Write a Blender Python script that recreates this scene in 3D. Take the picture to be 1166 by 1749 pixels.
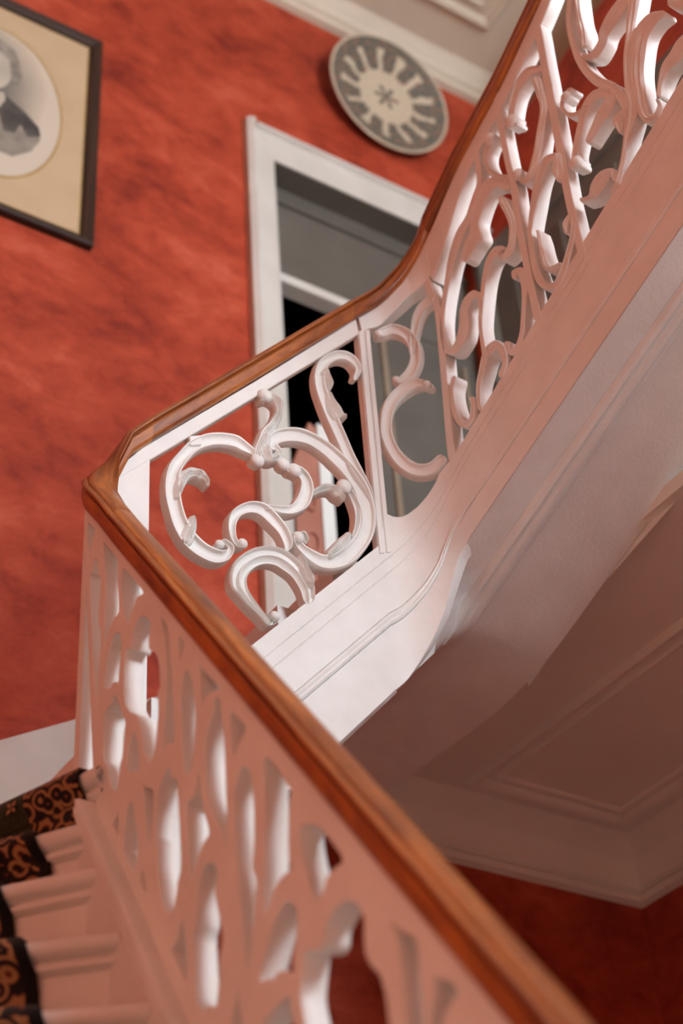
import bpy, bmesh, math, random
from mathutils import Vector, Matrix, noise
random.seed(7)
for o in list(bpy.data.objects):
    bpy.data.objects.remove(o)
SC = bpy.context.scene
COL = SC.collection

# ------------------------------------------------------------------ camera
CAM = [[0.84179,-0.5364,-0.06049],[-0.29219,-0.54702,0.78447],[-0.45388,-0.64269,-0.61721]]          # right, up, back axes
cd = bpy.data.cameras.new('camera'); cam = bpy.data.objects.new('camera', cd); COL.objects.link(cam)
m = Matrix.Identity(4)
for c in range(3):
    for r in range(3):
        m[r][c] = CAM[c][r]
m[2][3] = 1.6
cam.matrix_world = m
cd.sensor_fit = 'VERTICAL'; cd.sensor_height = 36.0; cd.sensor_width = 24.0
cd.lens = 2850 / 1749 * 36.0
cd.clip_start = 0.02
cd.dof.use_dof = True; cd.dof.focus_distance = 3.85; cd.dof.aperture_fstop = 2.0
SC.camera = cam

# ------------------------------------------------------------------ light
w = bpy.data.worlds.new('world'); SC.world = w; w.use_nodes = True
bg = w.node_tree.nodes['Background']
bg.inputs[0].default_value = (0.86, 0.92, 1.0, 1); bg.inputs[1].default_value = 0.9

def area(name, loc, target, sx, sy, power, col):
    l = bpy.data.lights.new(name, 'AREA'); l.shape = 'RECTANGLE'; l.size = sx; l.size_y = sy
    l.energy = power; l.color = col
    o = bpy.data.objects.new(name, l); COL.objects.link(o); o.location = loc
    o.rotation_euler = (Vector(target) - Vector(loc)).to_track_quat('-Z', 'Y').to_euler()
    return o
area('window_daylight', (3.50, -0.9, 5.55), (1.4, 2.4, 3.5), 1.7, 1.9, 165, (0.82, 0.93, 1.0))
area('front_window_daylight', (2.75, -3.26, 5.45), (1.5, 2.6, 4.0), 1.35, 2.2, 350, (0.80, 0.93, 1.0))
sl = bpy.data.lights.new('sun', 'SUN'); sl.energy = 21.0; sl.color = (1.0, 0.90, 0.76); sl.angle = math.radians(1.5)
so = bpy.data.objects.new('sun', sl); COL.objects.link(so); so.rotation_euler = Vector((-4.9, 2.6, -3.4)).to_track_quat('-Z', 'Y').to_euler()
lm = bpy.data.lights.new('hall_fill_light', 'POINT'); lm.energy = 26; lm.color = (1.0, 0.82, 0.66); lm.shadow_soft_size = 0.25
lo = bpy.data.objects.new('hall_fill_light', lm); COL.objects.link(lo); lo.location = (2.35, -0.9, 1.3)  # added fill light without a fixture, lifts the hall ceiling and soffits
vs = SC.view_settings
vs.view_transform = 'Standard'; vs.look = 'None'; vs.exposure = -0.22; vs.gamma = 1.0; vs.use_curve_mapping = False

# ------------------------------------------------------------------ materials
def newmat(name):
    mt = bpy.data.materials.new(name); mt.use_nodes = True
    nt = mt.node_tree; b = nt.nodes['Principled BSDF']
    return mt, nt, b
def nd(nt, t, **kw):
    n = nt.nodes.new(t)
    for k, v in kw.items():
        if k == 'op': n.operation = v
        else: n.inputs[k].default_value = v
    return n
def ramp(nt, stops):
    n = nt.nodes.new('ShaderNodeValToRGB'); e = n.color_ramp.elements
    e[0].position, e[0].color = stops[0][0], (*stops[0][1], 1)
    e[1].position, e[1].color = stops[-1][0], (*stops[-1][1], 1)
    for p, c in stops[1:-1]:
        x = e.new(p); x.color = (*c, 1)
    return n
def paint(name, c1, c2, rough=0.5, scale=6.0, bump=0.15, bscale=60.0, spec=0.4):
    mt, nt, b = newmat(name)
    tc = nd(nt, 'ShaderNodeTexCoord'); n = nd(nt, 'ShaderNodeTexNoise', Scale=scale, Detail=4.0)
    nt.links.new(tc.outputs['Object'], n.inputs['Vector'])
    rp = ramp(nt, [(0.35, c1), (0.65, c2)]); nt.links.new(n.outputs[0], rp.inputs[0])
    nt.links.new(rp.outputs[0], b.inputs['Base Color'])
    b.inputs['Roughness'].default_value = rough; b.inputs['Specular IOR Level'].default_value = spec
    if bump:
        n2 = nd(nt, 'ShaderNodeTexNoise', Scale=bscale, Detail=3.0); nt.links.new(tc.outputs['Object'], n2.inputs['Vector'])
        bp = nd(nt, 'ShaderNodeBump', Strength=bump, Distance=0.003); nt.links.new(n2.outputs[0], bp.inputs['Height'])
        nt.links.new(bp.outputs[0], b.inputs['Normal'])
    return mt
M_WHITE = paint('white_gloss_paint', (0.80, 0.785, 0.75), (0.86, 0.85, 0.82), 0.42, 9.0, 0.25, 90.0)
M_STEP = paint('white_step_paint', (0.74, 0.72, 0.69), (0.82, 0.80, 0.77), 0.38, 7.0, 0.35, 35.0)
M_CREAM = paint('cream_ceiling_paint', (0.62, 0.545, 0.43), (0.68, 0.60, 0.48), 0.6, 3.0, 0.12, 50.0)
M_HALL = paint('pale_hall_ceiling_paint', (0.80, 0.75, 0.67), (0.85, 0.80, 0.72), 0.6, 3.0, 0.12, 50.0)
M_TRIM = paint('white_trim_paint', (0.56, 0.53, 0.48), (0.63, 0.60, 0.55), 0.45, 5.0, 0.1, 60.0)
M_GREY = paint('grey_and_shaded_door', (0.105, 0.093, 0.078), (0.13, 0.115, 0.096), 0.5, 4.0, 0.1, 60.0)  # own grey on door_1, painted-in shade on the white door_2
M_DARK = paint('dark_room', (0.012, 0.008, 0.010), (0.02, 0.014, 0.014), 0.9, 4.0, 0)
M_FLOOR = paint('pale_bounce_floor', (0.58, 0.53, 0.46), (0.66, 0.61, 0.53), 0.45, 3.0, 0.1, 30.0)  # unseen floor, pale colour chosen to bounce neutral light up to the soffits

def red_plaster():
    mt, nt, b = newmat('red_mottled_plaster')
    tc = nd(nt, 'ShaderNodeTexCoord')
    mp = nd(nt, 'ShaderNodeMapping'); mp.inputs['Rotation'].default_value = (0, -0.8, 0); mp.inputs['Scale'].default_value = (1.0, 1.0, 1.5)
    nt.links.new(tc.outputs['Object'], mp.inputs['Vector'])
    n1 = nd(nt, 'ShaderNodeTexNoise', Scale=1.9, Detail=10.0, Roughness=0.66, Distortion=0.5)
    n2 = nd(nt, 'ShaderNodeTexNoise', Scale=7.0, Detail=8.0, Roughness=0.7, Distortion=0.4)
    nt.links.new(mp.outputs[0], n1.inputs['Vector']); nt.links.new(mp.outputs[0], n2.inputs['Vector'])
    mx = nd(nt, 'ShaderNodeMath', op='MULTIPLY_ADD'); mx.inputs[1].default_value = 0.45
    nt.links.new(n2.outputs[0], mx.inputs[0])
    sc = nd(nt, 'ShaderNodeMath', op='MULTIPLY'); sc.inputs[1].default_value = 0.55
    nt.links.new(n1.outputs[0], sc.inputs[0]); nt.links.new(sc.outputs[0], mx.inputs[2])
    rp = ramp(nt, [(0.36, (0.20, 0.020, 0.009)), (0.46, (0.34, 0.042, 0.017)), (0.54, (0.44, 0.064, 0.027)), (0.64, (0.54, 0.105, 0.054))])
    nt.links.new(mx.outputs[0], rp.inputs[0]); nt.links.new(rp.outputs[0], b.inputs['Base Color'])
    b.inputs['Roughness'].default_value = 0.62; b.inputs['Specular IOR Level'].default_value = 0.25
    bp = nd(nt, 'ShaderNodeBump', Strength=0.12, Distance=0.004); nt.links.new(n2.outputs[0], bp.inputs['Height'])
    nt.links.new(bp.outputs[0], b.inputs['Normal'])
    return mt
M_RED = red_plaster()
M_PEACH = paint('bounce_tint_wall', (0.60, 0.225, 0.135), (0.66, 0.26, 0.16), 0.65, 2.0, 0)  # unseen left wall, colour chosen for the salmon bounce on the balustrades
M_BEAD = paint('dull_door_bead', (0.24, 0.18, 0.125), (0.29, 0.22, 0.16), 0.5, 4.0, 0)

def wood(name, c0, c1, c2, rough=0.28, coat=0.5):
    mt, nt, b = newmat(name)
    uv = nd(nt, 'ShaderNodeUVMap'); mp = nd(nt, 'ShaderNodeMapping'); mp.inputs['Scale'].default_value = (2.0, 26.0, 1.0)
    nt.links.new(uv.outputs[0], mp.inputs['Vector'])
    n1 = nd(nt, 'ShaderNodeTexNoise', Scale=1.6, Detail=8.0, Roughness=0.65, Distortion=0.35)
    n2 = nd(nt, 'ShaderNodeTexNoise', Scale=0.35, Detail=3.0)
    nt.links.new(mp.outputs[0], n1.inputs['Vector']); nt.links.new(mp.outputs[0], n2.inputs['Vector'])
    ad = nd(nt, 'ShaderNodeMath', op='ADD'); h = nd(nt, 'ShaderNodeMath', op='MULTIPLY'); h.inputs[1].default_value = 0.5
    nt.links.new(n1.outputs[0], ad.inputs[0]); nt.links.new(n2.outputs[0], ad.inputs[1]); nt.links.new(ad.outputs[0], h.inputs[0])
    rp = ramp(nt, [(0.36, c0), (0.5, c1), (0.64, c2)]); nt.links.new(h.outputs[0], rp.inputs[0])
    nt.links.new(rp.outputs[0], b.inputs['Base Color'])
    b.inputs['Roughness'].default_value = rough; b.inputs['Specular IOR Level'].default_value = 0.45 if coat else 0.3; b.inputs['Coat Weight'].default_value = coat; b.inputs['Coat Roughness'].default_value = 0.33; b.inputs['Coat IOR'].default_value = 1.6
    return mt
M_WOOD = wood('varnished_mahogany', (0.10, 0.020, 0.003), (0.31, 0.080, 0.009), (0.56, 0.175, 0.020), 0.40, 0.4)
M_FRAME = wood('dark_picture_frame', (0.018, 0.010, 0.007), (0.04, 0.02, 0.012), (0.075, 0.035, 0.02), 0.6, 0.0)
M_GOLD = paint('gilt_slip', (0.36, 0.24, 0.09), (0.45, 0.30, 0.12), 0.4, 20, 0)
M_MAT = paint('buff_mount', (0.52, 0.385, 0.23), (0.57, 0.43, 0.265), 0.7, 5, 0.05)

def flat(name, col, rough=0.6):
    mt, nt, b = newmat(name); b.inputs['Base Color'].default_value = (*col, 1); b.inputs['Roughness'].default_value = rough
    return mt

# ------------------------------------------------------------------ helpers
def link(name, verts, faces, mat, parent=None, smooth=False, uvs=None):
    me = bpy.data.meshes.new(name); me.from_pydata([tuple(v) for v in verts], [], faces); me.update()
    bm = bmesh.new(); bm.from_mesh(me); bmesh.ops.recalc_face_normals(bm, faces=bm.faces); bm.to_mesh(me); bm.free()
    if uvs:
        ul = me.uv_layers.new(name='UVMap')
        for l in me.loops:
            ul.data[l.index].uv = uvs[l.vertex_index]
    if mat: me.materials.append(mat)
    if smooth:
        for p in me.polygons: p.use_smooth = True
        try: me.set_sharp_from_angle(angle=math.radians(38))
        except Exception: pass
    o = bpy.data.objects.new(name, me); COL.objects.link(o)
    if parent: o.parent = parent
    return o
class MB:
    def __init__(s): s.v = []; s.f = []; s.uv = []
    def box(s, x0, x1, y0, y1, z0, z1):
        b = len(s.v)
        s.v += [(x, y, z) for z in (z0, z1) for y in (y0, y1) for x in (x0, x1)]
        s.f += [tuple(b + i for i in q) for q in ((0, 2, 3, 1), (4, 5, 7, 6), (0, 1, 5, 4), (2, 6, 7, 3), (0, 4, 6, 2), (1, 3, 7, 5))]
        s.uv += [(v[0] + v[1], v[2]) for v in s.v[b:]]
        return s
    def prism(s, poly, axis, a, b_):
        """polygon extruded along an axis (0,1,2) from a to b"""
        n = len(poly); b = len(s.v)
        for t in (a, b_):
            for p in poly:
                q = list(p); q.insert(axis, t); s.v.append(tuple(q)); s.uv.append((p[0], p[1]))
        s.f.append(tuple(b + i for i in range(n))); s.f.append(tuple(b + n + i for i in reversed(range(n))))
        for i in range(n):
            j = (i + 1) % n; s.f.append((b + i, b + j, b + n + j, b + n + i))
        return s
    def grid(s, rows, closed=False, caps=False):
        b = len(s.v); n = len(rows[0])
        for i, r in enumerate(rows):
            for j, p in enumerate(r): s.v.append(tuple(p)); s.uv.append((i * 0.05, j * 0.05))
        for i in range(len(rows) - 1):
            for j in range(n if closed else n - 1):
                k = (j + 1) % n
                s.f.append((b + i * n + j, b + i * n + k, b + (i + 1) * n + k, b + (i + 1) * n + j))
        if caps:
            s.f.append(tuple(b + j for j in range(n))); e = b + (len(rows) - 1) * n
            s.f.append(tuple(e + j for j in reversed(range(n))))
        return s
    def ball(s, c, ax, r, flatk=1.0, seg=12, rings=7):
        """ax: three axis vectors; third axis scaled by flatk"""
        b = len(s.v)
        for i in range(rings + 1):
            t = math.pi * i / rings
            for j in range(seg):
                p = 2 * math.pi * j / seg
                d = ax[0] * (r * math.sin(t) * math.cos(p)) + ax[1] * (r * math.sin(t) * math.sin(p)) + ax[2] * (r * flatk * math.cos(t))
                s.v.append(tuple(Vector(c) + d)); s.uv.append((0, 0))
        for i in range(rings):
            for j in range(seg):
                k = (j + 1) % seg
                s.f.append((b + i * seg + j, b + i * seg + k, b + (i + 1) * seg + k, b + (i + 1) * seg + j))
        return s
    def build(s, name, mat, parent=None, smooth=False):
        return link(name, s.v, s.f, mat, parent, smooth, s.uv)
def tag(o, label=None, cat=None, group=None, kind=None):
    if label: o['label'] = label
    if cat: o['category'] = cat
    if group: o['group'] = group
    if kind: o['kind'] = kind
    return o
def empty(name, loc=(0, 0, 0)):
    # the parts are modelled in world space, so the empty keeps the origin at the thing's base
    o = bpy.data.objects.new(name, None); COL.objects.link(o); o.location = loc; o.empty_display_size = 0.05
    return o
def adopt(e, *parts):
    for p in parts:
        p.parent = e; p.matrix_parent_inverse = Matrix.Translation(-Vector(e.location))

# ------------------------------------------------------------------ layout of the stair
XA, YM, YW = 1.1713, 2.6026, 3.77
CCX, CCY, RC, TH = 1.95, 2.4466, 0.156, 1.51844
E0X, E0Y = 2.10579, 2.45476
DU = Vector((0.052336, -0.99863, 0)); NU = Vector((-0.99863, -0.052336, 0))
def S_mid(u, v, h): return (u, YM - h, v)
def S_near(u, v, h): return (XA - h, u, v)
def S_curve(u, v, h):
    r = RC - h
    return (CCX + r * math.sin(u), CCY + r * math.cos(u), v)
def S_up(u, v, h): return (E0X + DU.x * u + NU.x * h, E0Y + DU.y * u + NU.y * h, v)

MID = [["cove",[[1579,4172,1594,4202],[1554,4173,1574,4216],[1534,4175,1548,4226],[1501,4167,1504,4216],[1470,4151,1459,4193],[1440,4125,1418,4153],[1418,4093,1391,4110],[1400,4056,1365,4062],[1395,4025,1354,4014],[1397,3986,1354,3965],[1403,3948,1363,3922],[1415,3914,1376,3880],[1436,3885,1402,3841],[1462,3867,1440,3820],[1490,3862,1483,3817],[1505,3864,1520,3842],[1511,3869,1533,3881],[1504,3875,1510,3897],[1493,3866,1487,3881]]],
 ["leaf",[[1383,3972,1395,3975],[1381,4005,1406,4007],[1392,4044,1417,4031],[1418,4074,1424,4039],[1447,4079,1435,4042],[1466,4068,1447,4041],[1471,4047,1459,4034]]],
 ["leaf",[[1394,3858,1428,3858],[1407,3897,1437,3900],[1417,3924,1433,3928]]],
 ["flat",[[1422,4142,1453,4157],[1419,4168,1453,4185]]],
 ["leaf",[[1621,4389,1627,4362],[1653,4414,1640,4371],[1683,4389,1656,4364],[1682,4342,1654,4338],[1664,4295,1638,4304],[1645,4260,1615,4270],[1632,4230,1601,4231],[1620,4196,1590,4193],[1618,4171,1585,4163]]],
 ["cove",[[1646,4203,1660,4199],[1653,4215,1673,4226],[1641,4212,1662,4241],[1627,4232,1663,4239],[1648,4278,1668,4244],[1690,4309,1692,4259],[1732,4324,1721,4270],[1771,4322,1751,4273],[1810,4312,1783,4264],[1847,4292,1814,4244],[1883,4265,1845,4219],[1916,4226,1872,4184],[1935,4177,1884,4143],[1940,4121,1885,4101],[1927,4056,1874,4056],[1896,3998,1854,4018],[1856,3946,1827,3984],[1809,3912,1801,3961],[1765,3898,1777,3949],[1732,3906,1756,3950],[1709,3924,1730,3955],[1694,3942,1719,3962],[1691,3972,1719,3968],[1723,3997,1715,3966],[1734,3980,1720,3965]]],
 ["leaf",[[1644,4250,1604,4229],[1646,4224,1605,4193],[1647,4203,1630,4168],[1651,4203,1666,4190],[1657,4219,1672,4221]]],
 ["cove",[[1706,4196,1692,4161],[1729,4194,1709,4160],[1750,4177,1720,4151],[1760,4137,1718,4125],[1742,4077,1706,4092],[1699,4036,1689,4065],[1661,4023,1665,4053],[1627,4025,1632,4044]]],
 ["leaf",[[1754,4135,1762,4117],[1783,4164,1788,4137],[1818,4178,1806,4144],[1841,4168,1818,4135],[1848,4153,1831,4132]]],
 ["cove",[[1559,3891,1557,3906],[1539,3880,1548,3901],[1520,3898,1540,3914],[1514,3933,1539,3940],[1520,3971,1546,3965],[1544,4007,1559,3983],[1582,4035,1581,3996],[1621,4041,1601,3997],[1652,4021,1624,3983],[1678,3991,1650,3962],[1690,3958,1662,3938],[1688,3938,1665,3928]]],
 ["cove2",[[1633,3732,1617,3720],[1640,3711,1621,3714],[1610,3689,1619,3712],[1588,3706,1606,3727],[1563,3724,1586,3750],[1540,3745,1569,3775],[1520,3767,1565,3794],[1520,3807,1567,3810],[1538,3852,1576,3829],[1574,3892,1594,3849],[1616,3917,1616,3862],[1659,3925,1639,3866],[1693,3914,1660,3860],[1718,3891,1682,3849],[1733,3865,1696,3831],[1745,3843,1704,3816],[1744,3814,1709,3798]]],
 ["leaf",[[1715,3920,1702,3910],[1732,3893,1710,3875],[1745,3869,1720,3849],[1743,3848,1733,3841]]],
 ["cove",[[1905,4574,1923,4576],[1911,4601,1938,4618],[1897,4617,1922,4654],[1877,4617,1887,4661],[1854,4603,1844,4638],[1830,4574,1802,4589],[1819,4544,1783,4534],[1817,4507,1782,4486],[1825,4472,1791,4445],[1838,4435,1803,4405],[1853,4397,1818,4366],[1870,4352,1836,4322],[1888,4303,1856,4274],[1909,4258,1881,4231],[1928,4213,1908,4196],[1938,4167,1928,4158]]],
 ["leaf",[[1832,4481,1816,4467],[1854,4456,1821,4423],[1866,4436,1841,4397],[1873,4423,1870,4412]]],
 ["leaf",[[1832,4559,1808,4540],[1842,4522,1818,4508],[1828,4485,1821,4483]]],
 ["leaf",[[1784,3959,1801,3944],[1806,3992,1830,3973],[1827,4018,1853,4007],[1843,4036,1858,4034]]],
 ["cove",[[1873,4176,1858,4163],[1885,4155,1866,4140],[1896,4119,1873,4107],[1893,4077,1870,4072],[1878,4036,1860,4036]]]]
CURVE = [["cove",[[301,4781,329,4757],[397,4795,430,4760],[620,4809,589,4768],[875,4782,737,4752],[1028,4726,819,4719],[1040,4671,834,4684],[964,4628,785,4654],[816,4597,695,4629],[633,4587,580,4609]]],
 ["cove",[[1092,4543,1151,4562],[964,4559,998,4588],[839,4558,786,4600],[658,4540,532,4576],[505,4506,309,4525],[426,4463,203,4463],[400,4416,173,4401],[467,4370,265,4344],[608,4332,440,4297],[764,4309,691,4266],[935,4303,990,4260],[1089,4313,1195,4278]]],
 ["cove",[[828,4697,918,4690],[888,4765,1021,4752],[954,4817,1103,4796],[1085,4855,1223,4822],[1273,4869,1386,4834]]]]
UPPER = [["flat",[[-24,4953,-57,4970],[-10,4870,-38,4885],[6,4764,-19,4782],[-14,4327,-40,4343],[-10,4273,-37,4288]]],
 ["flat",[[353,5387,329,5409],[351,5212,327,5232],[351,5060,328,5078],[357,4934,332,4953],[349,4831,325,4851],[349,4763,325,4780],[349,4669,326,4686],[352,4560,327,4576],[356,4459,329,4476]]],
 ["flat",[[545,5542,518,5565],[549,5415,522,5439],[544,5258,518,5281],[540,5064,512,5087],[534,4877,507,4898],[529,4731,503,4749],[532,4569,506,4585],[535,4516,510,4530]]],
 ["leaf",[[886,5169,855,5215],[871,5138,840,5183],[829,5051,807,5081],[799,4979,780,5002],[784,4893,762,4914],[779,4805,754,4831],[741,4741,726,4761],[720,4698,706,4716],[682,4635,668,4653]]],
 ["cove",[[305,5185,281,5221],[292,5172,268,5204],[278,5155,259,5177],[274,5127,252,5143],[284,5082,264,5084],[306,5045,294,5030],[327,5020,322,5002]]],
 ["flat",[[242,5212,222,5229],[240,5127,220,5145],[230,5075,213,5094],[204,5026,186,5050],[170,4986,148,5018],[138,4965,112,5003],[108,4931,79,4967],[82,4898,57,4926],[60,4855,39,4878],[39,4809,19,4828],[23,4766,5,4783],[12,4714,-6,4728],[11,4667,-9,4679],[23,4632,0,4632],[26,4630,36,4598],[41,4636,65,4602],[57,4657,91,4619],[70,4691,104,4660],[78,4726,107,4696],[101,4751,124,4715],[141,4745,142,4714],[168,4697,149,4706],[163,4652,148,4663]]],
 ["cove",[[309,4972,335,4975],[295,4997,318,5018],[285,5006,279,5062],[264,5015,236,5073],[243,5003,209,5051],[220,4978,187,5020],[201,4944,167,4979],[204,4891,155,4948],[175,4877,135,4935],[148,4865,119,4903]]],
 ["leaf",[[305,4953,285,4963],[317,4922,286,4935],[327,4876,297,4892],[332,4817,304,4840],[318,4768,295,4793],[299,4741,280,4771],[264,4742,266,4765],[245,4785,261,4783]]],
 ["cove",[[365,5191,400,5161],[372,5216,394,5191],[395,5276,418,5244],[425,5313,448,5268],[467,5320,482,5269],[505,5290,508,5253]]],
 ["leaf",[[514,5219,478,5247],[514,5163,483,5187],[512,5099,487,5126],[483,5029,461,5057],[457,4966,433,4997],[425,4919,404,4952],[385,4920,383,4948],[359,4971,379,4962],[365,4995,381,4979]]],
 ["cove",[[512,4899,506,4929],[481,4909,462,4950],[446,4882,423,4912],[410,4813,388,4838],[385,4759,368,4777],[379,4733,361,4748],[376,4645,353,4661],[385,4575,359,4583],[399,4543,388,4527],[417,4532,429,4504],[444,4550,462,4526],[473,4586,488,4568],[497,4624,511,4608],[515,4673,529,4658]]],
 ["leaf",[[525,4891,502,4914],[523,4844,482,4883],[511,4821,490,4839]]],
 ["leaf",[[404,4728,393,4735],[408,4692,393,4702],[410,4648,391,4660],[417,4595,392,4601],[426,4583,424,4556],[443,4575,449,4556]]],
 ["leaf",[[511,4677,502,4691],[498,4660,482,4678],[492,4640,481,4649]]],
 ["cove",[[270,4780,266,4800],[253,4783,236,4820],[225,4774,203,4804],[201,4742,181,4764],[184,4702,166,4721],[166,4648,149,4663],[155,4601,138,4614],[155,4547,136,4560],[156,4500,135,4514]]],
 ["flat",[[282,4663,297,4649],[286,4688,301,4664],[324,4666,301,4668],[332,4601,307,4620],[316,4553,301,4567],[300,4495,285,4509],[289,4460,274,4476],[271,4433,256,4453],[241,4426,237,4450],[215,4464,233,4457],[221,4492,237,4478]]],
 ["cove",[[95,4356,108,4349],[92,4387,106,4377],[99,4435,115,4421],[116,4475,136,4455],[135,4514,158,4485],[159,4529,179,4490],[194,4519,189,4492],[218,4477,193,4483],[223,4440,199,4455],[218,4414,199,4432],[203,4394,184,4417]]],
 ["cove",[[30,4511,11,4529],[17,4481,-3,4496],[19,4430,-5,4443],[30,4379,6,4382],[45,4360,44,4334],[57,4360,74,4341],[71,4388,86,4376],[68,4414,87,4403]]],
 ["cove",[[687,5430,670,5452],[672,5383,655,5404],[652,5319,635,5338],[650,5226,629,5242],[666,5124,638,5134],[698,5029,672,5023],[740,4951,712,4946],[762,4868,732,4882],[760,4800,736,4822],[740,4748,723,4769],[711,4694,699,4710],[685,4645,673,4661],[659,4627,650,4643]]],
 ["leaf",[[706,5408,688,5429],[700,5351,677,5375],[693,5272,669,5296],[695,5218,667,5244],[682,5174,667,5189]]],
 ["leaf",[[834,5169,813,5219],[794,5147,767,5208],[757,5134,732,5179],[737,5110,717,5146],[700,5096,690,5135],[665,5131,666,5154]]],
 ["cove",[[707,4927,708,4976],[675,4959,664,5006],[645,4956,624,4994],[612,4915,592,4942],[587,4875,569,4899],[576,4848,556,4868],[579,4812,548,4838]]],
 ["leaf",[[722,4895,698,4939],[702,4877,677,4927],[671,4869,650,4909],[626,4849,613,4871]]],
 ["leaf",[[745,4818,730,4853],[733,4810,701,4850],[724,4783,711,4792]]],
 ["cove",[[599,5071,588,5096],[581,5069,567,5092],[570,5046,553,5061],[577,5016,566,5009],[601,4990,603,4969],[627,4984,633,4963]]],
 ["leaf",[[557,4705,559,4683],[580,4693,591,4664],[595,4721,623,4669],[631,4730,648,4681],[671,4700,657,4687],[675,4656,662,4663]]],
 ["leaf",[[924,5007,921,5037],[898,5011,882,5069],[867,4997,832,5062],[844,4952,801,5008],[826,4898,785,4941],[817,4832,779,4866],[811,4781,778,4803],[812,4754,792,4743],[822,4744,830,4717],[839,4756,853,4739],[838,4778,851,4769]]],
 ["leaf",[[1019,4829,1010,4877],[965,4843,949,4897],[934,4827,912,4881],[901,4830,883,4868],[873,4807,859,4828],[858,4777,845,4794]]],
 ["leaf",[[1033,4946,1024,5005],[984,4962,983,5022],[949,5017,958,5044]]]]
MID_KNOB = [[1602,4165,19],[1674,4182,19],[1706,4176,20],[1849,4181,21],[1555,3901,13],[1495,3877,12],[1633,3725,13],[1707,3973,16],[1631,4386,21]]
CURVE_KNOB = [[544,4603,10],[1072,4563,11],[326,4769,12]]
UPPER_KNOB = [[294,5196,21],[383,5178,23],[564,4825,21],[370,4975,18],[580,5072,16]]
POST = [[1976,4778,1937,4755],[1975,4151,1938,4134],[1975,4024,1939,4008]]
MID_STRIP = [[1217,3971,1218,3945],[1299,4085,1317,4054],[1597,4417,1595,4363],[1934,4802,1939,4747]]
CURVE_STRIP = [[-39,4812,8,4760],[143,4842,171,4785],[438,4890,387,4808],[702,4939,601,4850],[880,4970,920,4905],[1062,5011,1110,4918],[1251,5051,1295,4931],[1382,5076,1447,4940]]
UP_STRIP = [[-47,5060,-10,4916],[19,5107,60,4999],[149,5220,183,5159],[366,5350,394,5301],[531,5478,554,5423],[645,5564,672,5531],[817,5690,853,5642]]
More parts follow.
